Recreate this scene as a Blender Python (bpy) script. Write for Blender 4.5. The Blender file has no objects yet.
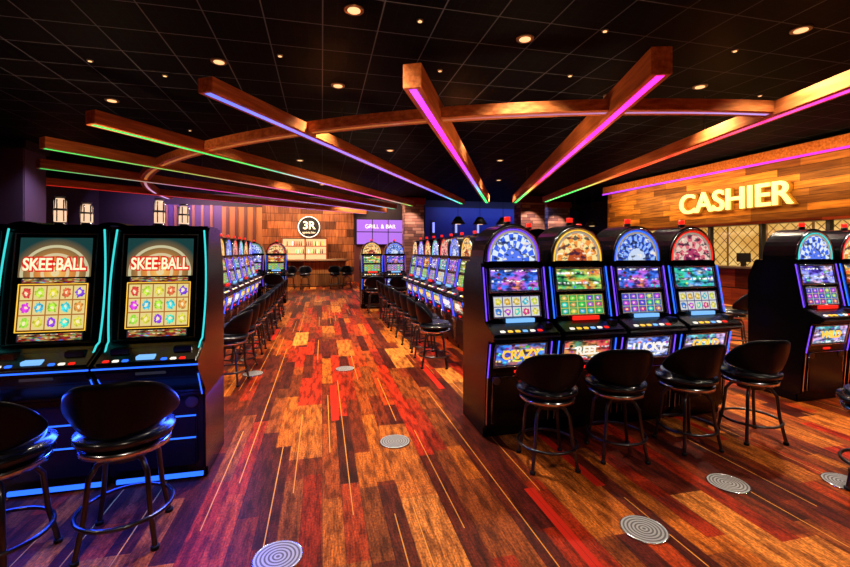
import bpy, bmesh, math, random
from mathutils import Vector, Matrix
random.seed(4)
D=bpy.data; C=bpy.context; COL=C.scene.collection
F=430.0; CH=1.5; HY=250.0
A=math.atan(103/F); SA,CA=math.sin(A),math.cos(A)
def P(px,py,z):
    d=(CH-z)*F/(py-HY); l=(px-425)/F*d
    return Vector((l*CA+d*SA,-l*SA+d*CA,z))
def XY(px,Y):
    s=(px-425)/F; dx=s*CA+SA; dy=-s*SA+CA
    return Y*dx/dy, Y/dy
# ---------------- materials
def newmat(n):
    m=D.materials.new(n); m.use_nodes=True
    nt=m.node_tree; b=nt.nodes['Principled BSDF']
    return m,nt,b
def mat(n,c,r=.5,me=0,e=None,s=0,spec=None):
    m,nt,b=newmat(n)
    b.inputs['Base Color'].default_value=(*c,1); b.inputs['Roughness'].default_value=r
    b.inputs['Metallic'].default_value=me
    if spec is not None: b.inputs['Specular IOR Level'].default_value=spec
    if e: b.inputs['Emission Color'].default_value=(*e,1); b.inputs['Emission Strength'].default_value=s
    return m
class N:
    def __init__(s,nt): s.nt=nt
    def n(s,t,**k):
        x=s.nt.nodes.new(t)
        for a,b in k.items(): setattr(x,a,b)
        return x
    def l(s,a,b): s.nt.links.new(a,b)
    def m(s,op,a,b=None,c=None):
        x=s.n('ShaderNodeMath',operation=op)
        for i,v in enumerate((a,b,c)):
            if v is None: continue
            if isinstance(v,(int,float)): x.inputs[i].default_value=v
            else: s.l(v,x.inputs[i])
        return x.outputs[0]
    def comb(s,x,y,z=0):
        n=s.n('ShaderNodeCombineXYZ')
        for i,v in enumerate((x,y,z)):
            if isinstance(v,(int,float)): n.inputs[i].default_value=v
            else: s.l(v,n.inputs[i])
        return n.outputs[0]
    def wn(s,v):
        n=s.n('ShaderNodeTexWhiteNoise',noise_dimensions='3D'); s.l(v,n.inputs['Vector']); return n
    def ramp(s,f,cols,const=False):
        n=s.n('ShaderNodeValToRGB'); cr=n.color_ramp
        if const: cr.interpolation='CONSTANT'
        while len(cr.elements)<len(cols): cr.elements.new(.5)
        for e,(p,c) in zip(cr.elements,cols): e.position=p; e.color=(*c,1)
        s.l(f,n.inputs[0]); return n.outputs[0]
    def mix(s,f,a,b,mode='MIX'):
        n=s.n('ShaderNodeMix',data_type='RGBA',blend_type=mode)
        for i,v in ((0,f),(6,a),(7,b)):
            if isinstance(v,(int,float)): n.inputs[i].default_value=v
            elif isinstance(v,tuple): n.inputs[i].default_value=(*v,1)
            else: s.l(v,n.inputs[i])
        return n.outputs[2]
    def noise(s,v,sc,det=3):
        n=s.n('ShaderNodeTexNoise'); s.l(v,n.inputs['Vector']); n.inputs['Scale'].default_value=sc; n.inputs['Detail'].default_value=det
        return n.outputs[0]
    def uv(s):
        n=s.n('ShaderNodeTexCoord'); x=s.n('ShaderNodeSeparateXYZ'); s.l(n.outputs['UV'],x.inputs[0]); return n.outputs['UV'],x.outputs[0],x.outputs[1]
    def pos(s,obj=False):
        if obj: o=s.n('ShaderNodeTexCoord').outputs['Object']
        else: o=s.n('ShaderNodeNewGeometry').outputs['Position']
        x=s.n('ShaderNodeSeparateXYZ'); s.l(o,x.inputs[0]); return o,x.outputs[0],x.outputs[1],x.outputs[2]
    def vm(s,v,t):
        n=s.n('ShaderNodeVectorMath',operation='MULTIPLY'); s.l(v,n.inputs[0]); n.inputs[1].default_value=t; return n.outputs[0]
def emit(nt,b,N_,col,s):
    N_.l(col,b.inputs['Emission Color']); b.inputs['Emission Strength'].default_value=s
    b.inputs['Base Color'].default_value=(.01,.01,.01,1); b.inputs['Roughness'].default_value=.12
BLACK=mat('black_gloss',(.003,.003,.005),.22,spec=.28)
MATTE=mat('black_matte',(.006,.006,.008),.5,spec=.25)
CHROME=mat('chrome',(.7,.7,.75),.18,1)
DKMETAL=mat('dark_metal',(.10,.10,.115),.28,1)
VINYL=mat('black_vinyl',(.003,.003,.006),.38,spec=.16)
SEATV=mat('seat_vinyl',(.010,.010,.016),.22,spec=.6)
PURPLE=mat('led_purple',(0,0,0),.5,0,(.18,.06,1),1.5)
CYAN=mat('led_cyan',(0,0,0),.5,0,(.04,.62,.62),1.25)
BLUE=mat('led_blue',(0,0,0),.5,0,(.02,.12,1),2)
RED=mat('lamp_red',(.3,0,0),.3,0,(1,.02,.01),1.1)
WHITE=mat('lamp_white',(.8,.8,.8),.3,0,(1,.93,.8),1.)
YEL=mat('lamp_yellow',(.5,.3,0),.3,0,(1,.55,.05),1.2)
GREENL=mat('lamp_green',(0,.3,0),.3,0,(.05,.9,.2),1.2)
ICE=mat('lamp_ice_blue',(.1,.2,.3),.3,0,(.2,.5,1),1.1)
CANDLE=mat('candle_glow',(.4,.3,.2),.4,0,(1,.66,.42),1.)
def reels(n,bg,frame,cols,rows,seed,st=1.0,hmin=0.,hr=1.):
    m,nt,b=newmat(n); q=N(nt); uv,u,v=q.uv()
    U=q.m('MULTIPLY',u,cols); V=q.m('MULTIPLY',v,rows)
    fu=q.m('FRACT',U); fv=q.m('FRACT',V)
    w=q.wn(q.comb(q.m('FLOOR',U),q.m('FLOOR',V),seed))
    du=q.m('SUBTRACT',fu,.5); dv=q.m('SUBTRACT',fv,.5)
    nz=q.noise(q.comb(q.m('ADD',U,seed),V),4.5,2)
    dist=q.m('SQRT',q.m('ADD',q.m('POWER',du,2),q.m('POWER',dv,2)))
    dist=q.m('ADD',dist,q.m('MULTIPLY',q.m('SUBTRACT',nz,.5),.5))
    hs=q.n('ShaderNodeCombineColor',mode='HSV')
    q.l(q.m('ADD',q.m('MULTIPLY',w.outputs[0],hr),hmin),hs.inputs[0]); hs.inputs[1].default_value=.92
    q.l(q.m('ADD',-.1,q.m('MULTIPLY',nz,1.7)),hs.inputs[2])
    col=q.mix(q.m('LESS_THAN',dist,.33),bg,hs.outputs[0])
    col=q.mix(q.m('LESS_THAN',dist,.12),col,(1,.85,.5))
    edge=q.m('MAXIMUM',q.m('GREATER_THAN',q.m('ABSOLUTE',du),.45),q.m('GREATER_THAN',q.m('ABSOLUTE',dv),.455))
    col=q.mix(edge,col,frame); emit(nt,b,q,col,st); return m
def art(n,cs,seed,st=1.0,sc=3.,hl=(1,1,1)):
    m,nt,b=newmat(n); q=N(nt); uv,u,v=q.uv()
    p=q.comb(q.m('ADD',u,seed*1.7),q.m('MULTIPLY',v,.6),seed)
    nz=q.noise(p,sc,5)
    k=len(cs); col=q.ramp(nz,[(.36+.28*i/(k-1),c) for i,c in enumerate(cs)])
    vo=q.n('ShaderNodeTexVoronoi'); q.l(p,vo.inputs['Vector']); vo.inputs['Scale'].default_value=9
    h=q.n('ShaderNodeSeparateColor'); q.l(vo.outputs['Color'],h.inputs[0])
    hs=q.n('ShaderNodeCombineColor',mode='HSV'); q.l(h.outputs[0],hs.inputs[0]); hs.inputs[1].default_value=.9; q.l(h.outputs[1],hs.inputs[2])
    col=q.mix(q.m('MULTIPLY',q.m('LESS_THAN',vo.outputs['Distance'],.36),q.m('GREATER_THAN',h.outputs[2],.6)),col,hs.outputs[0])
    w=q.wn(q.comb(q.m('FLOOR',q.m('MULTIPLY',u,26)),q.m('FLOOR',q.m('MULTIPLY',v,11)),seed))
    band=q.m('LESS_THAN',q.m('FRACT',q.m('ADD',q.m('MULTIPLY',v,2.2),.1*seed)),.2)
    col=q.mix(q.m('MULTIPLY',band,q.m('GREATER_THAN',w.outputs[0],.55)),col,hl)
    dk=q.noise(q.comb(u,v,seed+3),6,3); col=q.mix(1.,col,q.ramp(dk,[(.38,(.12,.12,.15)),(.56,(1.1,1.1,1.1))]),'MULTIPLY')
    bo=q.m('MAXIMUM',q.m('GREATER_THAN',q.m('ABSOLUTE',q.m('SUBTRACT',u,.5)),.48),q.m('GREATER_THAN',q.m('ABSOLUTE',q.m('SUBTRACT',v,.5)),.46))
    col=q.mix(bo,col,(.02,.02,.03)); emit(nt,b,q,col,st); return m
def arch_mat(n,c1,c2,c3,st=1.0,spokes=16):
    m,nt,b=newmat(n); q=N(nt); uv,u,v=q.uv()
    du=q.m('SUBTRACT',u,.5); a=q.m('ARCTAN2',v,q.m('MULTIPLY',du,2)); r=q.m('SQRT',q.m('ADD',q.m('POWER',q.m('MULTIPLY',du,2),2),q.m('POWER',v,2)))
    sp=q.m('MULTIPLY',a,spokes/math.pi); par=q.m('MODULO',q.m('ADD',q.m('FLOOR',sp),q.m('FLOOR',q.m('MULTIPLY',r,4.5))),2)
    col=q.mix(par,c1,c2)
    col=q.mix(q.m('LESS_THAN',r,.42),col,c3)
    nz=q.noise(q.comb(u,v,spokes),6,3)
    col=q.mix(q.m('MULTIPLY',q.m('GREATER_THAN',nz,.62),.8),col,(1,.9,.7))
    col=q.mix(q.m('MULTIPLY',q.m('LESS_THAN',nz,.43),.85),col,(.01,.01,.04))
    col=q.mix(q.m('GREATER_THAN',r,.93),col,(.4,.33,.25))
    emit(nt,b,q,col,st); return m
def wood(n,c1,c2,axis=0,planks=None,rough=.45,sc=1.):
    m,nt,b=newmat(n); q=N(nt); o,x,y,z=q.pos(planks is None)
    t=[9.,9.,9.]; t[axis]=.7
    nz=q.noise(q.vm(o,tuple(k*sc for k in t)),2.2,6)
    col=q.ramp(nz,[(.3,c1),(.7,c2)])
    if planks:
        ax,w,L=planks
        i=q.m('FLOOR',q.m('DIVIDE',z,w)); off=q.wn(q.comb(i,3.,1.)).outputs[0]
        al={0:x,1:y}[ax]
        j=q.m('FLOOR',q.m('ADD',q.m('DIVIDE',al,L),q.m('MULTIPLY',off,5)))
        r=q.wn(q.comb(i,j,2.)).outputs[0]
        col=q.mix(1.,col,q.ramp(r,[(0,(.3,.22,.15)),(.5,(.8,.75,.7)),(1,(1.5,1.3,1.))]),'MULTIPLY')
        e=q.m('LESS_THAN',q.m('FRACT',q.m('DIVIDE',z,w)),.05); col=q.mix(e,col,(.02,.008,.004))
    q.l(col,b.inputs['Base Color']); b.inputs['Roughness'].default_value=rough; b.inputs['Specular IOR Level'].default_value=.2; return m
WOOD=wood('beam_wood',(.36,.085,.018),(.74,.25,.07))
SOFW=wood('soffit_wood',(.24,.09,.014),(.72,.33,.06),1,(1,.17,1.3))
PANW=wood('panel_wood',(.12,.035,.015),(.42,.16,.06),2,(0,.35,.5))
DESKW=wood('desk_wood',(.14,.02,.01),(.32,.06,.025),1,(1,.5,1.2),.3)
# ---------------- mesh helpers
def link(o,parent=None):
    COL.objects.link(o)
    if parent: o.parent=parent
    return o
def mo(n,me,m,parent=None,loc=None):
    o=D.objects.new(n,me)
    if m and not me.materials: me.materials.append(m)
    if loc: o.location=loc
    return link(o,parent)
def empty(n,loc=(0,0,0),rz=0):
    o=D.objects.new(n,None); o.location=loc; o.rotation_euler=(0,0,rz); o.empty_display_size=.1; return link(o)
def boxme(n,a,b,bev=0):
    me=D.meshes.new(n); bm=bmesh.new(); bmesh.ops.create_cube(bm,size=1)
    for v in bm.verts:
        v.co=Vector([(a[i]+b[i])/2+v.co[i]*(b[i]-a[i]) for i in range(3)])
    if bev: bmesh.ops.bevel(bm,geom=bm.edges[:],offset=bev,segments=2,affect='EDGES')
    bm.to_mesh(me); bm.free(); return me
def box(n,a,b,m,parent=None,bev=0): return mo(n,boxme(n,a,b,bev),m,parent)
def prism(n,prof,x0,x1,m,parent=None,bev=.008):
    me=D.meshes.new(n); bm=bmesh.new()
    L=[bm.verts.new((x0,y,z)) for y,z in prof]; R=[bm.verts.new((x1,y,z)) for y,z in prof]
    k=len(prof); bm.faces.new(L); bm.faces.new(R[::-1])
    for i in range(k): bm.faces.new((L[i],R[i],R[(i+1)%k],L[(i+1)%k]))
    bmesh.ops.recalc_face_normals(bm,faces=bm.faces[:])
    if bev: bmesh.ops.bevel(bm,geom=bm.edges[:],offset=bev,segments=2,affect='EDGES')
    bm.to_mesh(me); bm.free(); return mo(n,me,m,parent)
def quad(n,pts,m,parent=None):
    me=D.meshes.new(n); me.from_pydata([tuple(p) for p in pts],[],[(0,1,2,3)])
    uv=me.uv_layers.new(); 
    for i,c in enumerate(((0,0),(1,0),(1,1),(0,1))): uv.data[i].uv=c
    return mo(n,me,m,parent)
def tube(n,pts,r,m,parent=None,cyc=False,res=2):
    cu=D.curves.new(n,'CURVE'); cu.dimensions='3D'; cu.bevel_depth=r; cu.bevel_resolution=res; cu.use_fill_caps=True
    s=cu.splines.new('POLY'); s.points.add(len(pts)-1)
    for p,c in zip(s.points,pts): p.co=(*c,1)
    s.use_cyclic_u=cyc; cu.materials.append(m)
    return link(D.objects.new(n,cu),parent)
def cyl(n,c,r,h,m,parent=None,r2=None,seg=24,axis='Z',bev=0):
    me=D.meshes.new(n); bm=bmesh.new()
    bmesh.ops.create_cone(bm,cap_ends=True,segments=seg,radius1=r,radius2=r if r2 is None else r2,depth=h)
    if bev: bmesh.ops.bevel(bm,geom=[e for e in bm.edges if abs(e.verts[0].co.z-e.verts[1].co.z)<1e-5],offset=bev,segments=3,affect='EDGES')
    if axis=='Y': bmesh.ops.rotate(bm,verts=bm.verts,matrix=Matrix.Rotation(math.pi/2,3,'X'))
    bmesh.ops.translate(bm,verts=bm.verts,vec=c)
    for f in bm.faces: f.smooth=len(f.verts)==4
    bm.to_mesh(me); bm.free(); return mo(n,me,m,parent)
def text(n,s,size,m,parent,loc,rot,ext=.002,off=0,al='CENTER'):
    cu=D.curves.new(n,'FONT'); cu.body=s; cu.size=size; cu.extrude=ext; cu.offset=off; cu.align_x=al; cu.align_y='CENTER'
    cu.materials.append(m); o=D.objects.new(n,cu); o.location=loc; o.rotation_euler=rot; return link(o,parent)
def clone(src,n,loc,rz,skip=()):
    e=empty(n,loc,rz)
    for ch in src.children:
        if ch.name.split('.')[0] in skip: continue
        o=ch.copy(); COL.objects.link(o); o.parent=e
        o.matrix_parent_inverse=ch.matrix_parent_inverse.copy()
    return e
# ---------------- round top slot machine
def slot_round(loc,rz,mats,W=.55,word='WILD',wm=None):
    e=empty('slot_machine',loc,rz); h=W/2
    prism('cabinet',[(.07,0),(.07,.07),(.03,.09),(.0,.54),(-.05,.785),(-.15,.81),(-.165,.86),(-.03,.915),(.02,.93),(.10,1.36),(.12,1.40),(.50,1.40),(.58,1.2),(.58,0)],-h,h,BLACK,e,.01)
    ys=lambda z:.02+.08*(z-.93)/.43-.007
    yb=lambda z:-.05*(z-.54)/.245-.007
    def scr(n,z0,z1,hw,fy,m,fr=CHROME):
        pts=[(-hw,fy(z0),z0),(hw,fy(z0),z0),(hw,fy(z1),z1),(-hw,fy(z1),z1)]
        quad(n,pts,m,e); tube(n+'_frame',[(p[0]*1.03,p[1]-.003,p[2]+(-.006 if p[2]==z0 else .006)) for p in pts],.007,fr,e,True)
    scr('main_screen',.965,1.125,.20,ys,mats[1])
    scr('upper_screen',1.165,1.345,.215,ys,mats[2])
    scr('belly_glass',.585,.765,.215,yb,mats[3])
    for s in(-1,1):
        tube('chrome_column',[(s*.238,ys(.95)-.002,.95),(s*.238,ys(1.35)-.002,1.35)],.009,CHROME,e)
    text('belly_lettering',word,.10,wm or YEL,e,(0,yb(.675)-.01,.675),(math.radians(101),0,0),.002,.003)
    me=D.meshes.new('arch'); bm=bmesh.new(); n=22; fr=[];bk=[]
    R,H,z0=.262,.33,1.385
    for i in range(n+1):
        a=math.pi*i/n; x=R*math.cos(a); z=z0+H*math.sin(a)**.85 if 0<i<n else z0
        fr.append(bm.verts.new((x,.105,z))); bk.append(bm.verts.new((x,.42,z)))
    bm.faces.new(fr); bm.faces.new(bk[::-1])
    for i in range(n): bm.faces.new((fr[i],bk[i],bk[i+1],fr[i+1]))
    bmesh.ops.recalc_face_normals(bm,faces=bm.faces[:]); bm.to_mesh(me); bm.free(); mo('arch_top',me,BLACK,e)
    pts=[]
    for i in range(n+1):
        a=math.pi*i/n; pts.append((.215*math.cos(a),.098,1.41+.25*(math.sin(a)**.85 if 0<i<n else 0)))
    me=D.meshes.new('arch_glass'); me.from_pydata(pts,[],[tuple(range(n,-1,-1))]); uv=me.uv_layers.new()
    for i,vi in enumerate(me.polygons[0].vertices): uv.data[i].uv=(pts[vi][0]/.43+.5,(pts[vi][2]-1.41)/.25)
    mo('arch_glass',me,mats[0],e)
    tube('arch_trim',[(p[0]*1.12,.098,1.40+(p[2]-1.405)*1.13) for p in pts],.012,CHROME,e)
    tube('arch_led',[(p[0]*1.03,.094,1.40+(p[2]-1.405)*1.05) for p in pts],.005,mats[5],e)
    for s in(-1,1):
        tube('side_led',[(s*(h-.008),ys(.94)-.004,.94),(s*(h-.008),ys(1.36)-.004,1.36)],.0055,mats[4],e)
        tube('lower_side_led',[(s*(h-.008),-.008,.50),(s*(h-.012),-.055,.77)],.005,mats[4],e)
        tube('lower_side_trim',[(s*(h-.008),.022,.12),(s*(h-.008),-.006,.50)],.005,CHROME,e)
        cyl('speaker',(s*.19,.004,.47),.03,.03,DKMETAL,e,axis='Y')
    for i in range(6):
        x=-.19+i*.062; box('deck_button',(x-.02,-.135,.868),(x+.02,-.09,.884),[WHITE,YEL,YEL,ICE,WHITE,RED][i],e,.004)
    box('bill_acceptor',(.185,-.10,.87),(.245,-.02,.925),DKMETAL,e,.004)
    box('credit_display',(-.11,-.02,.925),(.13,.0,.955),mats[6],e)
    tube('deck_edge_trim',[(-h,-.166,.835),(h,-.166,.835)],.006,DKMETAL,e)
    box('lower_door',(-.225,.0,.13),(.225,.03,.50),BLACK,e,.008)
    tube('lower_door_trim',[(-.225,.016,.13),(.225,.016,.13),(.225,-.004,.50),(-.225,-.004,.50)],.004,CHROME,e,True)
    box('player_display',(-.04,-.012,.525),(.04,.01,.545),RED,e,.002)
    cyl('candle_base',(0,.22,1.725),.028,.03,MATTE,e); cyl('candle_lamp',(0,.22,1.76),.026,.04,RED,e)
    return e
A1=arch_mat('arch_blue',(.05,.15,.9),(.75,.85,1),(.1,.2,.9),1.,14)
A2=arch_mat('arch_gold',(.9,.3,.05),(.95,.75,.3),(.5,.08,.02),1.,12)
A3=arch_mat('arch_navy',(.03,.08,.6),(.3,.5,1),(.6,.7,.9),1.,20)
A4=arch_mat('arch_pink',(.8,.15,.2),(.85,.6,.5),(.5,.05,.15),.9,10)
R1=reels('reels_white',(.75,.75,.7),(.04,.05,.3),5,2,1,.9)
R2=reels('reels_blue',(.03,.09,.5),(.7,.6,.2),5,3,2,.95)
R3=reels('reels_green',(.03,.35,.12),(.8,.6,.1),5,3,3,.95)
T1=art('art_blue',[(.01,.02,.25),(.05,.2,.9),(.5,.1,.7),(.9,.3,.1)],1,1.1)
T2=art('art_sea',[(.0,.25,.3),(.05,.6,.35),(.1,.35,.9),(.9,.8,.3)],2,1.1)
T3=art('art_violet',[(.05,.02,.3),(.2,.15,.9),(.4,.5,1),(.9,.5,.7)],3,1.1)
T4=art('art_jungle',[(.02,.15,.05),(.1,.55,.15),(.6,.6,.1),(.8,.15,.05)],4,1.1)
T5=art('art_fire',[(.25,.01,.0),(.8,.08,.02),(.95,.5,.05),(.9,.8,.2)],5,1.1)
B1=art('belly_yellow',[(.1,.1,.7),(.03,.25,.9),(.5,.15,.1),(.05,.3,.9)],6,1.1,2,(1,.9,.1))
B2=art('belly_red',[(.4,.0,.05),(.8,.1,.1),(.7,.4,.1),(.1,.3,.2)],7,1.,2)
B3=art('belly_blue',[(.03,.05,.4),(.1,.2,.9),(.5,.6,1),(.8,.8,1)],8,1.,2)
B4=art('belly_teal',[(.0,.3,.35),(.3,.8,.8),(.05,.3,.6),(.8,.5,.9)],9,1.,2)
VAR=[(A1,R1,T1,B1,PURPLE,PURPLE,ICE),(A2,R3,T4,B2,BLUE,YEL,RED),(A3,R2,T1,B3,PURPLE,BLUE,ICE),(A4,R1,T2,B4,BLUE,RED,ICE),
     (A1,R2,T3,B4,PURPLE,CYAN,RED),(A2,R3,T5,B1,BLUE,RED,ICE)]
# ---------------- tall curved slot machine
def glowtitle():
    m,nt,b=newmat('title_screen'); q=N(nt); uv,u,v=q.uv()
    du=q.m('MULTIPLY',q.m('SUBTRACT',u,.5),1.5); r=q.m('SQRT',q.m('ADD',q.m('POWER',du,2),q.m('POWER',q.m('SUBTRACT',v,.1),2)))
    rings=q.m('SINE',q.m('MULTIPLY',r,30)); 
    col=q.ramp(r,[(0,(1,.6,.15)),(.3,(.8,.28,.05)),(.6,(.30,.16,.05)),(.9,(.01,.05,.05))])
    col=q.mix(q.m('MULTIPLY',q.m('GREATER_THAN',rings,.5),q.m('MULTIPLY',q.m('LESS_THAN',r,.85),.7)),col,(.8,.75,.45))
    emit(nt,b,q,col,.95); return m
TITLE=glowtitle()
REELY=reels('reels_yellow',(.80,.66,.25),(.45,.16,.03),5,3,11,1.0,.0,.9)
INFO=art('info_bar',[(.6,.02,.01),(.2,.01,.02),(.7,.3,.05),(.1,.5,.2)],12,.9,5,(1,.9,.6))
PANEL=mat('panel_green_black',(.003,.010,.010),.15,spec=.3)
CREAM=mat('title_letters',(.8,.6,.4),.4,0,(1,.80,.5),1.3)
REDL=mat('title_outline',(.3,0,0),.4,0,(.6,.015,.01),1.)
GLOWG=mat('lamp_greenish_gold',(.3,.3,.1),.4,0,(.75,.8,.25),1.)
def slot_tall(loc,rz):
    e=empty('slot_machine',loc,rz); W=.56;h=W/2
    prism('cabinet',[(.10,0),(.10,.06),(.05,.08),(.03,.60),(-.09,.72),(-.15,.79),(-.15,.835),(-.02,.90),(.03,.93),(.12,1.62),(.15,1.66),(.45,1.66),(.58,1.35),(.60,0)],-h+.005,h-.005,BLACK,e,.012)
    ys=lambda z,o=.008:.03+.09*(z-.93)/.69-o
    def q4(z0,z1,hw,o=.008): return [(-hw,ys(z0,o),z0),(hw,ys(z0,o),z0),(hw,ys(z1,o),z1),(-hw,ys(z1,o),z1)]
    quad('display_glass',q4(.945,1.60,.235,.004),PANEL,e)
    quad('title_screen',q4(1.335,1.575,.19),TITLE,e)
    quad('reel_screen',q4(1.02,1.285,.172),REELY,e)
    quad('info_bar',q4(.955,1.0,.17),INFO,e)
    quad('jackpot_bar',q4(1.297,1.327,.17),INFO,e)
    tube('reel_frame',q4(1.012,1.293,.179,.011),.004,YEL,e,True)
    tube('display_bezel',q4(.945,1.60,.215,.011),.004,DKMETAL,e,True)
    rx=math.radians(90)-math.atan(.09/.69)
    t1=text('title_outline','SKEE·BALL',.078,REDL,e,(0,ys(1.41,.012),1.41),(rx,0,0),.002,.008)
    t2=text('title_text','SKEE·BALL',.078,CREAM,e,(0,ys(1.41,.018),1.41),(rx,0,0),.002,.001)
    for t in(t1,t2): t.scale=(.92,1.35,1)
    tube('top_arc_light',[(.17*math.cos(a),ys(1.59,.012),1.575+.025*math.sin(a)) for a in [math.pi*i/12 for i in range(13)]],.006,GLOWG,e)
    for s in(-1,1):
        pts=[]
        for i in range(19):
            t=i/18; z=.80+.83*t; zz=max(z,.93)
            pts.append((s*(.238+.036*math.sin(math.pi*(1-t)*.75+.4)),ys(zz,.014)-(.10*(.93-z)/.13 if z<.93 else 0),z+ (.03 if z<.93 else 0)))
        tube('side_led',pts,.0055,CYAN,e)
        tube('side_trim',[(s*.262,.015,.58),(s*.268,-.10,.74)],.004,BLUE,e)
        cyl('speaker',(s*.2,.03,.68-.15),.035,.03,DKMETAL,e,axis='Y')
    box('deck_screen',(-.065,-.125,.842),(.035,-.07,.870),ICE,e,.004)
    for i in range(3): box('deck_button',(-.235+i*.05,-.135,.838),(-.2+i*.05,-.10,.853),[RED,WHITE,BLUE][i],e,.004)
    for i in range(3): box('deck_button',(.07+i*.05,-.135,.838),(.105+i*.05,-.10,.853),[BLUE,WHITE,RED][i],e,.004)
    box('bill_slot',(.12,-.07,.86),(.22,-.02,.905),DKMETAL,e,.004)
    box('ticket_slot',(-.22,-.07,.86),(-.12,-.02,.905),DKMETAL,e,.004)
    box('card_display',(-.06,-.14,.762),(.10,-.12,.785),INFO,e)
    tube('deck_trim',[(-h,-.152,.81),(h,-.152,.81)],.005,BLUE,e)
    cyl('oval_badge',(0,0,0),.03,.01,RED,e,axis='Y').location=(.17,.028,.50)
    e.children[-1].scale=(1.3,1,.7)
    box('belly_panel',(-.23,.02,.12),(.23,.05,.56),BLACK,e,.01)
    for z in(.30,.44): box('belly_led',(-.225,.014,z),(.225,.022,z+.008),BLUE,e)
    box('base_led',(-.25,.085,.02),(.25,.1,.045),BLUE,e)
    for x,k in((-.06,1.55),(.09,1.2)):
        cyl('topper_base',(x,.25,1.668),.036,.016,CHROME,e)
        cyl('topper_lamp',(x,.25,1.674+.028*k),.032,.045*k,CANDLE,e)
        cyl('topper_ring',(x,.25,1.674+.055*k),.038,.010,DKMETAL,e)
        cyl('topper_lamp_upper',(x,.25,1.678+.08*k),.026,.04*k,CANDLE,e,r2=.022)
        cyl('topper_cap',(x,.25,1.682+.105*k),.028,.008,DKMETAL,e)
        for a in range(6): cyl('topper_finial',(x+.033*math.cos(a*1.047+.5),.25+.033*math.sin(a*1.047+.5),1.685+.045*k),.004,.09*k,CHROME,e,seg=8)
    return e
# ---------------- stool
def stool_master(loc,rz):
    e=empty('casino_stool',loc,rz)
    cyl('seat',(0,.01,.555),.225,.11,SEATV,e,bev=.04,seg=40)
    cyl('seat_band',(0,.01,.495),.205,.03,CHROME,e,seg=40)
    me=D.meshes.new('backrest'); bm=bmesh.new(); n=20; A0=math.radians(85); G=[]
    for i in range(n+1):
        t=i/n*2-1; a=t*A0; ring=[]
        top=.88-.20*abs(t)**2.8; bot=.575+.045*abs(t)
        for (k,(rr,z)) in enumerate([(.215,bot),(.255,(top+bot)/2+.0),(.272,top-.015),(.26,top),(.235,top-.012),(.205,(top+bot)/2),(.185,bot)]):
            rr2=rr*(1-.02*abs(t)); ring.append(bm.verts.new((rr2*math.sin(a),-rr2*math.cos(a)+.0,z)))
        G.append(ring)
    for i in range(n):
        for k in range(7): bm.faces.new((G[i][k],G[i][(k+1)%7],G[i+1][(k+1)%7],G[i+1][k]))
    bm.faces.new(G[0][::-1]); bm.faces.new(G[-1])
    bmesh.ops.recalc_face_normals(bm,faces=bm.faces[:])
    for f in bm.faces: f.smooth=True
    bm.to_mesh(me); bm.free(); o=mo('backrest',me,VINYL,e); s=o.modifiers.new('s','SUBSURF'); s.levels=1; s.render_levels=1
    cyl('swivel',(0,0,.455),.10,.06,DKMETAL,e)
    for i in range(4):
        a=math.pi/4+i*math.pi/2; c,s=math.cos(a),math.sin(a)
        tube('leg_%d'%(i+1),[(.06*c,.06*s,.455),(.14*c,.14*s,.43),(.175*c,.175*s,.38),(.195*c,.195*s,.2),(.235*c,.235*s,.015)],.013,DKMETAL,e)
        cyl('foot_%d'%(i+1),(.235*c,.235*s,.01),.02,.02,MATTE,e,seg=12)
    tube('foot_ring',[(.215*math.cos(2*math.pi*i/36),.215*math.sin(2*math.pi*i/36),.16) for i in range(36)],.011,DKMETAL,e,True)
    return e
ST=[None]
def stool(x,y,rz=0,sc=1.):
    if ST[0] is None: ST[0]=stool_master((x,y,0),rz); e=ST[0]
    else: e=clone(ST[0],'casino_stool',(x,y,0),rz)
    e.scale=(sc,sc,sc); return e
# ---------------- place machines
masters=[]; words=['CRAZY','REEL','LUCKY','GOLD']; wms=[YEL,WHITE,WHITE,YEL]
sx=[1.55,2.11,2.74,3.36]
for k in range(4):
    masters.append(slot_round((1.525+k*.59,3.16,0),0,VAR[k],word=words[k],wm=wms[k]))
    stool(sx[k],2.76,random.uniform(-.3,.3),.94)
masters.append(slot_round((4.83,3.2,0),0,VAR[4])); masters.append(slot_round((5.42,3.2,0),0,VAR[5]))
def sm(k,x,y,rz): return clone(masters[k%6],'slot_machine',(x,y,0),rz)
for k in range(1,4): sm(k+2,1.525+k*.59,4.36,math.pi)
tm=slot_tall((-1.01,3.0,0),0)
for k in(1,2): clone(tm,'slot_machine',(-1.01-k*.575,3.0,0),0)
for k in range(1,3): clone(masters[k],'slot_machine',(-1.01-k*.575,4.23,0),math.pi,('candle_base','candle_lamp'))
stool(-1.0,2.56,.12); stool(-1.50,2.44,-.1)
for k in range(8):
    sm(k,1.95,5.35+k*.59,-math.pi/2)
    stool(1.42,5.4+k*.59,-math.pi/2+random.uniform(-.3,.3),.94)
for k in range(10):
    sm(k+3,-1.5,5.2+k*.59,math.pi/2)
    stool(-1.02,5.25+k*.59,math.pi/2+random.uniform(-.3,.3),.94)
for k in range(2): sm(k+1,1.25+k*.6,11.0,0); stool(1.25+k*.6,10.45,0)
for k in range(2): sm(k+4,-1.85+k*.6,12.6,0); stool(-1.85+k*.6,12.05,0)
stool(3.42,1.93,.5); stool(6.1,5.3,.6); stool(5.3,5.2,2.8)
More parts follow.
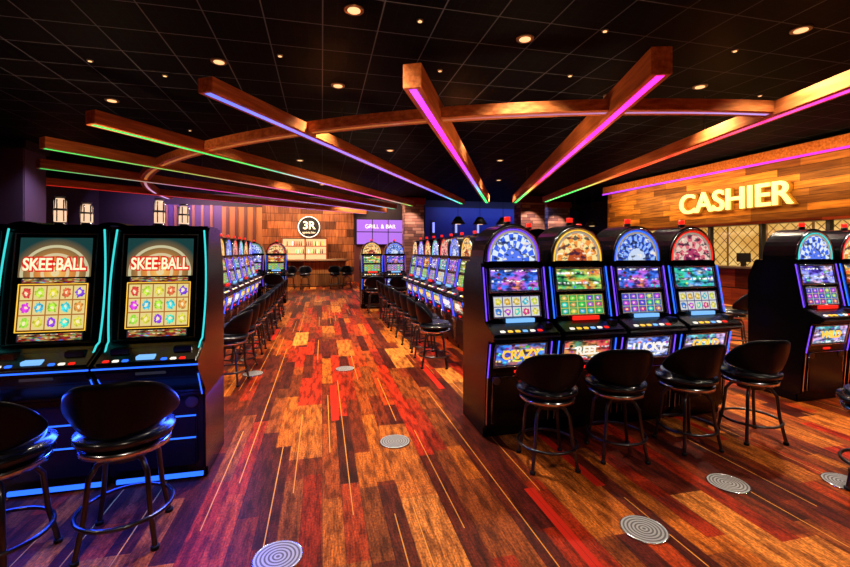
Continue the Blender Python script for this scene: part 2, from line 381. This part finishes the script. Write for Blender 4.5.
# ---------------- floor
def floor_mat():
    m,nt,b=newmat('carpet_planks'); q=N(nt); o,x,y,z=q.pos()
    def cell(w,L,sd):
        i=q.m('FLOOR',q.m('DIVIDE',x,w)); off=q.wn(q.comb(i,sd,.5)).outputs[0]
        yy=q.m('ADD',q.m('DIVIDE',y,L),q.m('MULTIPLY',off,7)); j=q.m('FLOOR',yy)
        return q.wn(q.comb(i,j,sd)).outputs[0],q.m('FRACT',q.m('DIVIDE',x,w)),q.m('FRACT',yy)
    r,fx,fy=cell(.115,1.15,1.)
    cols=[(.07,.008,.004),(.32,.022,.004),(.18,.024,.005),(.50,.12,.012),(.13,.016,.005),(.42,.045,.006),(.28,.06,.010),(.09,.010,.006),(.46,.024,.005),(.34,.06,.008),(.22,.030,.008)]
    col=q.ramp(r,[(i/len(cols),c) for i,c in enumerate(cols)],True)
    r2,fx2,fy2=cell(.23,1.1,5.)
    col=q.mix(q.m('GREATER_THAN',r2,.82),col,q.mix(q.m('GREATER_THAN',r2,.91),(.66,.21,.035),(.50,.13,.018)))
    r4,fx4,fy4=cell(.23,.8,15.)
    col=q.mix(q.m('MULTIPLY',q.m('GREATER_THAN',r4,.86),.6),col,(.07,.010,.006))
    gr=q.noise(q.vm(o,(130.,12.,1.)),1.,4); sp=q.noise(q.vm(o,(90.,60.,1.)),1.,4); g3=q.noise(q.vm(o,(12.,2.,1.)),2.,6)
    col=q.mix(1.,col,q.ramp(gr,[(.35,(.6,.55,.55)),(.65,(1.3,1.3,1.25))]),'MULTIPLY')
    col=q.mix(1.,col,q.ramp(sp,[(.35,(.6,.55,.55)),(.62,(1.28,1.28,1.2))]),'MULTIPLY')
    col=q.mix(1.,col,q.ramp(g3,[(.38,(.45,.38,.38)),(.56,(1.2,1.2,1.2))]),'MULTIPLY')
    r3,fx3,fy3=cell(.115,1.3,9.)
    ln=q.m('MULTIPLY',q.m('LESS_THAN',q.m('ABSOLUTE',q.m('SUBTRACT',fx3,.5)),.025),q.m('GREATER_THAN',r3,.76))
    col=q.mix(ln,col,(.85,.33,.05))
    r5,fx5,fy5=cell(.23,1.0,29.)
    ln=q.m('MULTIPLY',q.m('LESS_THAN',q.m('ABSOLUTE',q.m('SUBTRACT',fx5,.5)),.14),q.m('GREATER_THAN',r5,.93))
    col=q.mix(ln,col,(.58,.018,.006))
    ed=q.m('MULTIPLY',q.m('LESS_THAN',fx,.04),.45); col=q.mix(ed,col,(.02,.004,.004))
    q.l(col,b.inputs['Base Color']); b.inputs['Roughness'].default_value=.5; b.inputs['Specular IOR Level'].default_value=.10
    bp=q.n('ShaderNodeBump'); bp.inputs['Strength'].default_value=.3; bp.inputs['Distance'].default_value=.004
    q.l(q.noise(q.vm(o,(1,1,1)),160,2),bp.inputs['Height']); q.l(bp.outputs[0],b.inputs['Normal'])
    return m
X0,X1,Y0,Y1,ZC=-9,13.5,-3,20.5,3.95
box('floor',(X0,Y0,-.1),(X1,Y1,0),floor_mat())
def ceil_mat():
    m,nt,b=newmat('ceiling_grid'); q=N(nt); o,x,y,z=q.pos()
    f=lambda a,p,w:q.m('LESS_THAN',q.m('FRACT',q.m('DIVIDE',a,p)),w)
    g=q.m('MAXIMUM',f(x,.6,.022),f(y,.6,.022))
    g2=q.m('MAXIMUM',f(x,.15,.05),f(y,.15,.05))
    pn=q.wn(q.comb(q.m('FLOOR',q.m('DIVIDE',x,.6)),q.m('FLOOR',q.m('DIVIDE',y,.6)),4)).outputs[0]
    base=q.mix(pn,(.0010,.0010,.0018),(.0028,.003,.0045)); base=q.mix(q.m('MULTIPLY',g2,.6),base,(.007,.008,.011))
    col=q.mix(g,base,(.07,.08,.11)); q.l(col,b.inputs['Base Color']); b.inputs['Roughness'].default_value=.6; b.inputs['Specular IOR Level'].default_value=.02
    return m
box('ceiling',(X0,Y0,ZC),(X1,Y1,ZC+.1),ceil_mat())
WD=mat('wall_dark',(.02,.012,.022),.7)
box('wall_left',(X0-.1,Y0,0),(X0,Y1,ZC),WD); box('wall_right',(X1,Y0,0),(X1+.1,Y1,ZC),WD)
box('wall_back',(X0,Y1,0),(X1,Y1+.1,ZC),WD); box('wall_front',(X0,Y0-.1,0),(X1,Y0,ZC),WD)
def ring_mat():
    m,nt,b=newmat('brushed_cover'); q=N(nt); o,x,y,z=q.pos(True)
    r=q.m('SQRT',q.m('ADD',q.m('POWER',x,2),q.m('POWER',y,2)))
    s=q.m('GREATER_THAN',q.m('SINE',q.m('MULTIPLY',r,330)),.1)
    q.l(q.mix(s,(.46,.46,.48),(.12,.11,.12)),b.inputs['Base Color']); b.inputs['Metallic'].default_value=.3; b.inputs['Roughness'].default_value=.4; return m
RM=ring_mat()
for px,py in((395,442),(728,484),(644,530),(278,558),(345,369),(253,374),(845,483)):
    p=P(px,py,0); e=empty('floor_outlet_cover',(p.x,p.y,0)); cyl('plate',(0,0,.004),.118,.008,RM,e,seg=40,bev=.002); 
    tube('rim',[(.116*math.cos(2*math.pi*i/40),.116*math.sin(2*math.pi*i/40),.005) for i in range(40)],.004,CHROME,e,True)
# ---------------- beams
def led_mat(n,cols,st=3.2):
    m,nt,b=newmat(n); q=N(nt); uv,u,v=q.uv()
    col=q.ramp(u,[(i/(len(cols)-1),c) for i,c in enumerate(cols)]); emit(nt,b,q,col,st); return m
PU=(.45,.05,1); MG=(1,.03,.6); GR=(.05,.9,.15); BL=(.1,.15,1); RD=(1,.03,.02); VI=(.25,.15,1)
def beam(near,far,cols,w=.20,hgt=.19,z=3.2,st=2.):
    a=P(*near,z); b=P(*far,z); L=(b-a).length; ang=math.atan2(b.y-a.y,b.x-a.x)
    e=empty('ceiling_beam',(a.x,a.y,z),ang)
    me=boxme('timber',(0,-w/2,0),(L,w/2,hgt),.006); mo('timber',me,WOOD,e)
    q_=[(0.03,.042,-.004),(L-.03,.042,-.004),(L-.03,-.042,-.004),(.03,-.042,-.004)]
    quad('led_strip',q_,led_mat('led_grad',cols,st),e)
    for t in(.25,.75): tube('hanger',[(L*t,0,hgt),(L*t,0,ZC-z)],.006,DKMETAL,e)
beam((412,88),(487,203),[PU,MG,PU,VI,GR,GR],hgt=.26)
beam((662,74),(515,203),[MG,MG,PU,RD,GR,GR],hgt=.27)
beam((205,92),(462,204),[BL,VI,VI,BL,GR],hgt=.16)
beam((90,124),(412,206),[GR,GR,VI,RD,GR],st=1.3)
beam((42,148),(395,209),[GR,(.4,.5,.1),MG,PU,GR],st=1.2)
beam((38,168),(385,212.5),[GR,MG,VI,BL],st=1.)
beam((45,185),(365,214),[RD,RD,PU,BL],st=.8)
beam((905,70),(545,202),[MG,RD,RD,GR,GR],hgt=.18)
cx,cy=3.0*CA+17.5*SA,-3.0*SA+17.5*CA
def ring_beam(R,a0,a1,z,w=.22,h=.14):
    n=60; me=D.meshes.new('curved_timber'); bm=bmesh.new(); G=[]; led=[]
    for i in range(n+1):
        a=a0+(a1-a0)*i/n; c,s=math.cos(a),math.sin(a)
        G.append([bm.verts.new((cx+r*c,cy+r*s,zz)) for r,zz in((R,z),(R+w,z),(R+w,z+h),(R,z+h))])
        led.append((cx+(R+w*.35)*c,cy+(R+w*.35)*s,cx+(R+w*.65)*c,cy+(R+w*.65)*s))
    for i in range(n):
        for k in range(4): bm.faces.new((G[i][k],G[i][(k+1)%4],G[i+1][(k+1)%4],G[i+1][k]))
    bm.faces.new(G[0]); bm.faces.new(G[-1][::-1]); bmesh.ops.recalc_face_normals(bm,faces=bm.faces[:]); bm.to_mesh(me); bm.free()
    e=empty('curved_ceiling_beam'); mo('timber',me,WOOD,e)
    vs=[];fs=[]
    for a in led: vs+=[(a[0],a[1],z-.003),(a[2],a[3],z-.003)]
    m2=D.meshes.new('led'); m2.from_pydata(vs,[],[(2*i,2*i+1,2*i+3,2*i+2) for i in range(n)]); uv=m2.uv_layers.new()
    for p in m2.polygons:
        for li,vi in zip(p.loop_indices,p.vertices): uv.data[li].uv=((vi//2)/n,vi%2)
    mo('led_strip',m2,led_mat('led_ring',[(.5,.3,.8),(.35,.10,.02),(.35,.10,.02),(.35,.10,.02),(.8,.5,1)],1.2),e)
def angc(l,d):
    X=l*CA+d*SA;Y=-l*SA+d*CA; return math.atan2(Y-cy,X-cx)%(2*math.pi)
ring_beam(11.95,angc(4.6,5.5),angc(-9.2,14.5),3.24)
# recessed downlights
WARM=mat('downlight_lens',(.5,.4,.2),.4,0,(1,.55,.25),1.3)
TRIM=mat('downlight_trim',(.25,.16,.08),.3,.8)
pos=[]
for px,py in((354,9),(525,38),(801,29),(219,61),(112,100),(338,85),(700,86),(465,118),(60,140),(262,112),(610,95),(500,160),(300,160),(390,150)):
    p=P(px,py,ZC); pos.append((p.x,p.y))
pos+=[(-4,.5),(0,-.8),(3.2,-.5),(6.5,1.5),(-5.5,4),(8,3),(-6,15),(6,14),(0,16.5),(8.3,8.5)]
for (x,y) in pos:
    e=empty('recessed_downlight',(x,y,ZC)); cyl('trim_ring',(0,0,-.008),.10,.016,TRIM,e,seg=32); cyl('lens',(0,0,-.018),.065,.006,WARM,e,seg=32)
    L=D.lights.new('downlight','SPOT'); L.energy=620; L.color=(1,.82,.60); L.spot_size=math.radians(108); L.spot_blend=.9; L.shadow_soft_size=.09
    o=D.objects.new('lamp',L); o.location=(0,0,-.05); link(o,e)
# small accent pin lights
for px,py in((165,75),(420,20),(605,30),(735,50),(570,75),(280,55),(90,60),(440,70),(760,95),(190,130)):
    p=P(px,py,ZC); e=empty('pin_light',(p.x,p.y,ZC)); cyl('pin_trim',(0,0,-.008),.035,.016,TRIM,e,seg=16); cyl('pin_lens',(0,0,-.018),.022,.006,WARM,e,seg=16)
# ---------------- cashier (faces -X)
XC=10.5
e=empty('cashier_booth')
box('soffit',(XC,4.0,2.2),(XC+.35,14.2,3.78),SOFW,e)
box('soffit_cornice',(XC-.22,4.0,3.6),(XC,14.2,3.85),WOOD,e,.01)
box('soffit_bottom_trim',(XC-.06,4.0,2.14),(XC+.36,14.2,2.21),DESKW,e,.01)
quad('cornice_led',[(XC-.225,4,3.6),(XC-.225,14.2,3.6),(XC-.225,14.2,3.55),(XC-.225,4,3.55)],led_mat('led_cornice',[MG,MG,PU,PU],1.8),e)
box('counter_front',(XC,4.0,0),(XC+.12,14.2,1.02),DESKW,e)
box('counter_top',(XC-.15,4.0,1.02),(XC+.7,14.2,1.08),mat('granite',(.12,.08,.06),.15),e,.01)
for i in range(8):
    y=4.0+i*1.45; box('post',(XC+.02,y,1.08),(XC+.14,y+.08,2.14),MATTE,e)
box('counter_kick_light',(XC-.02,4,.02),(XC,14.2,.05),mat('kick_light',(.2,.05,0),.4,0,(1,.3,.05),1.),e)
def lattice():
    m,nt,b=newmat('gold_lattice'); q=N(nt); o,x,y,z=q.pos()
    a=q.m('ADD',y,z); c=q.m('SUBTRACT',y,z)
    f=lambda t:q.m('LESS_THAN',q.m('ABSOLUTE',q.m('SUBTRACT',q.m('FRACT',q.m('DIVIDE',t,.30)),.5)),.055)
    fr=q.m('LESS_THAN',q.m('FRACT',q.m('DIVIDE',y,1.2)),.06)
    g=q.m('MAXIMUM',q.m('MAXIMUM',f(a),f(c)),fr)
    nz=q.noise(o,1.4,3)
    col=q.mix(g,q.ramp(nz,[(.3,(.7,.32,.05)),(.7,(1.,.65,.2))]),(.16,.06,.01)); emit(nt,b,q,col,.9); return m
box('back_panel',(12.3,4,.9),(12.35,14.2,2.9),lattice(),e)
for i in range(5):
    y=5.2+i*1.9; box('teller_monitor',(XC+.45,y,1.18),(XC+.48,y+.4,1.42),MATTE,e,.01); box('monitor_stand',(XC+.42,y+.15,1.08),(XC+.5,y+.25,1.2),MATTE,e)
box('booth_end_wall',(XC+.35,14.1,0),(X1,14.2,ZC),SOFW,e)
SIGNW=mat('sign_core',(.9,.8,.4),.4,0,(1,.78,.22),1.4)
es=empty('cashier_sign')
R90=(math.pi/2,0,-math.pi/2)
t=text('letters','CASHIER',.80,SIGNW,es,(XC-.14,9.12,2.80),R90,.03,.008)
t2=text('letters_halo','CASHIER',.80,mat('sign_halo',(.4,.15,.01),.4,0,(.45,.17,.01),.6),es,(XC-.05,9.12,2.80),R90,.04,.024)
C.view_layer.update()
k=3.16/t.dimensions.x; t.scale=(k,.98,1); t2.scale=(k,.98,1)
# ---------------- back wall dressing
def bp(n,px0,px1,py0,py1,Y,m,th=.08,parent=None):
    xa,d0=XY(px0,Y); xb,d1=XY(px1,Y); d=(d0+d1)/2
    z1=CH-(py0-HY)*d/F; z0=max(0,CH-(py1-HY)*d/F) if py1 is not None else 0
    return box(n,(xa,Y,z0),(xb,Y+th,min(z1,ZC-.01)),m,parent),(xa,xb,z0,z1)
YB=20.4
bp('trim_wood_panel',262,354,206,None,YB,PANW)
es2=empty('wall_mural'); bp('panel',160,222,205,245,YB,mat('mural_purple',(.07,.035,.12),.6),.08,es2)
for i in range(6):
    bp('rib',165+i*9,167.5+i*9,205,245,YB-.06,mat('mural_rib',(.25,.10,.05),.5),.06,es2)
bp('trim_amber_panel',222,262,207,None,YB,mat('wall_amber',(.36,.12,.03),.6))
for i in range(4):
    bp('trim_amber_batten',226+i*9,229+i*9,207,None,YB-.06,mat('batten',(.10,.03,.02),.6),.06)
xs,dd=XY(309,YB-.1); zs=CH+23*dd/F
e=empty('round_bar_sign',(xs,YB-.02,zs)); cyl('disc',(0,-.05,0),.5,.08,MATTE,e,seg=48,axis='Y')
tube('ring',[(.47*math.cos(2*math.pi*i/48),-.1,.47*math.sin(2*math.pi*i/48)) for i in range(48)],.02,WHITE,e,True)
text('sign_text','3R',.5,CREAM,e,(0,-.11,.06),(math.pi/2,0,0),.01,.01); text('sign_caption','sports bar',.14,CREAM,e,(0,-.11,-.25),(math.pi/2,0,0),.01)
e=empty('bar_counter')
xa,_=XY(280,19); xb,_=XY(345,19)
box('front',(xa,18.2,0),(xb,18.4,1.05),wood('bar_front_wood',(.25,.09,.03),(.55,.25,.10),2,(0,.5,.5)),e); box('top',(xa-.1,18.0,1.05),(xb+.1,18.8,1.12),mat('bar_top',(.6,.35,.18),.2),e,.01)
e=empty('back_bar_shelf'); AMB=mat('backbar_amber',(.3,.15,.05),.5,0,(1,.6,.27),1.2)
xa2,_=XY(283,YB); xb2,_=XY(326,YB)
box('light_panel',(xa2,YB-.12,1.0),(xb2,YB-.04,2.0),AMB,e)
for z in(.9,1.3,1.65,2.0): box('shelf',(xa2-.05,YB-.4,z),(xb2+.05,YB-.04,z+.04),DESKW,e)
for x in(xa2-.05,(xa2+xb2)/2,xb2): box('upright',(x,YB-.4,0),(x+.06,YB-.04,2.04),DESKW,e)
for i in range(22):
    x=xa2+.12+i*(xb2-xa2-.2)/22
    for z in(1.34,1.69): 
        if random.random()<.8: cyl('bottle',(x,YB-.22,z+.11),.03,.2,random.choice([YEL,GREENL,WHITE,DESKW,RED]) if random.random()<.5 else DESKW,e,r2=.012,seg=10)
for px in(335,347,290,305): 
    x,_=XY(px,17.3); stool(x,17.3,math.pi)
SCRP=mat('video_purple',(.05,0,.1),.2,0,(.42,.18,.8),1.1)
e=empty('video_wall'); o,(a,b_,z0,z1)=bp('frame',356,404,219,245,YB-.12,MATTE,.1,e)
for i in range(3):
    for j in range(2):
        w=(b_-a-.16)/3; hh=(z1-z0-.12)/2
        box('screen',(a+.04+i*(w+.04),YB-.14,z0+.04+j*(hh+.04)),(a+.04+i*(w+.04)+w,YB-.12,z0+.04+j*(hh+.04)+hh),SCRP,e)
text('screen_text','GRILL & BAR',.26,WHITE,e,((a+b_)/2,YB-.15,(z0+z1)/2+.25),(math.pi/2,0,0),.003)
bp('trim_dark_panel',354,404,245,None,YB,mat('maroon',(.12,.03,.03),.5))
def stone():
    m,nt,b=newmat('stacked_stone'); q=N(nt); o,x,y,z=q.pos()
    i=q.m('FLOOR',q.m('DIVIDE',z,.14)); u=q.m('ADD',x,y); off=q.wn(q.comb(i,4.,0.)).outputs[0]
    j=q.m('FLOOR',q.m('ADD',q.m('DIVIDE',u,.4),off)); r=q.wn(q.comb(i,j,0.)).outputs[0]
    col=q.ramp(r,[(0,(.10,.05,.06)),(.5,(.28,.13,.10)),(1,(.45,.28,.22))])
    e_=q.m('LESS_THAN',q.m('FRACT',q.m('DIVIDE',z,.14)),.12); col=q.mix(e_,col,(.02,.01,.01)); q.l(col,b.inputs['Base Color']); b.inputs['Roughness'].default_value=.8; return m
STN=stone()
for px0,px1,Y in((405,424,19.3),(521,545,17.5),(548,570,19.3)):
    xa,_=XY(px0,Y); xb,_=XY(px1,Y); e=empty('stone_column'); box('shaft',(xa,Y,.25),(xb,Y+.7,3.6),STN,e); box('plinth',(xa-.06,Y-.06,0),(xb+.06,Y+.76,.25),MATTE,e,.01); box('capital',(xa-.06,Y-.06,3.6),(xb+.06,Y+.76,3.9),DESKW,e,.01)
    L=D.lights.new('column_light','SPOT'); L.energy=300; L.color=(1,.6,.45); L.spot_size=1.2; L.spot_blend=.6
    o=D.objects.new('column_light',L); o.location=((xa+xb)/2-.2,Y-.9,3.8); o.rotation_euler=(math.radians(25),0,0); link(o)
box('trim_blue_wall',(4.9,YB,0),(13.4,YB+.08,3.6),mat('blue_wall',(.015,.03,.2),.5))
SB=mat('sconce_blue',(.1,.1,.3),.4,0,(.25,.3,1),1.6)
for i in range(7):
    x=5.3+i*1.15; e=empty('wall_sconce',(x,YB,2.6)); box('plate',(-.12,-.05,-.35),(.12,0,.35),DKMETAL,e,.01); cyl('glow',(0,-.08,0),.05,.5,SB,e)
for px in(458,480,503,575,592):
    p=P(px,214,3.0); 
    Y=min(p.y,15.5); x,_=XY(px,Y); e=empty('pendant_lamp',(x,Y,0))
    tube('cord',[(0,0,2.75),(0,0,ZC)],.01,MATTE,e); cyl('shade',(0,0,2.62),.28,.28,MATTE,e,r2=.10,seg=24); cyl('bulb',(0,0,2.49),.10,.04,AMB,e)
e=empty('square_pillar'); box('shaft',(-7.3,11.3,.2),(-6.4,12.1,ZC-.2),mat('pillar_plum',(.04,.025,.10),.4),e,.02); box('base',(-7.35,11.25,0),(-6.35,12.15,.2),MATTE,e,.01); box('cap',(-7.35,11.25,ZC-.2),(-6.35,12.15,ZC-.01),MATTE,e,.01)
for k in range(5): sm(k,-6.6+k*.62,14.2,0)
for k in range(4): sm(k+2,-5.2,6.2+k*.6,math.pi/2)
for k in range(4): sm(k+1,6.6+k*.62,12.8,0)
# ---------------- lights
def area(n,loc,rot,sx,sy,e,c):
    L=D.lights.new(n,'AREA'); L.shape='RECTANGLE'; L.size=sx; L.size_y=sy; L.energy=e; L.color=c
    o=D.objects.new(n,L); o.location=loc; o.rotation_euler=rot; link(o); return o
area('cashier_wall_washer',(9.5,9,3.2),(0,math.radians(-75),0),.2,9,130,(1,.6,.22))
area('added_counter_fill',(10.2,9,2.1),(0,math.radians(-12),0),.2,9,60,(1,.6,.3))  # unseen fill light added below the soffit to brighten the counter
area('cashier_interior_light',(11.6,9,3.0),(0,0,0),.6,9,120,(1,.7,.35))
area('back_wall_washer',(-1,19.2,3.7),(math.radians(50),0,0),9,.2,260,(1,.62,.38))
area('bar_light',(-.4,18.4,3.0),(math.radians(15),0,0),3,.4,120,(1,.7,.45))
area('blue_wall_washer',(8.2,19.2,3.6),(math.radians(45),0,0),5,.2,60,(.2,.3,1))
area('purple_wall_washer',(-6,19.3,3.6),(math.radians(45),0,0),4,.2,80,(.6,.3,1))
area('machine_blue_glow',(-1.3,2.86,.68),(math.radians(-35),0,0),1.7,.12,55,(.02,.07,1))
area('machine_blue_glow_rear',(-.66,3.7,.5),(0,math.radians(35),0),.1,1.2,10,(.08,.1,1))
for x,y in((0.5,3.),(3.,6),(-3.,7),(6,8),(1,11)):  # unseen upward spots added in mid-air so the beam wood glows
    L=D.lights.new('added_beam_fill','SPOT'); L.energy=140; L.color=(1,.58,.3); L.shadow_soft_size=.3; L.spot_size=math.radians(150); L.spot_blend=1
    o=D.objects.new('added_beam_fill',L); o.location=(x,y,1.95); o.rotation_euler=(math.pi,0,0); link(o)
w=D.worlds.new('world'); C.scene.world=w; w.use_nodes=True; w.node_tree.nodes['Background'].inputs[0].default_value=(.02,.02,.03,1)
# ---------------- camera
cd=D.cameras.new('camera'); cd.sensor_width=36; cd.lens=F*36/850; cd.shift_y=-(283.5-HY)/850; cd.clip_start=.05
co=D.objects.new('camera',cd); co.location=(0,0,CH); co.rotation_euler=(math.pi/2,0,-A); link(co); C.scene.camera=co
C.scene.view_settings.view_transform='Standard'
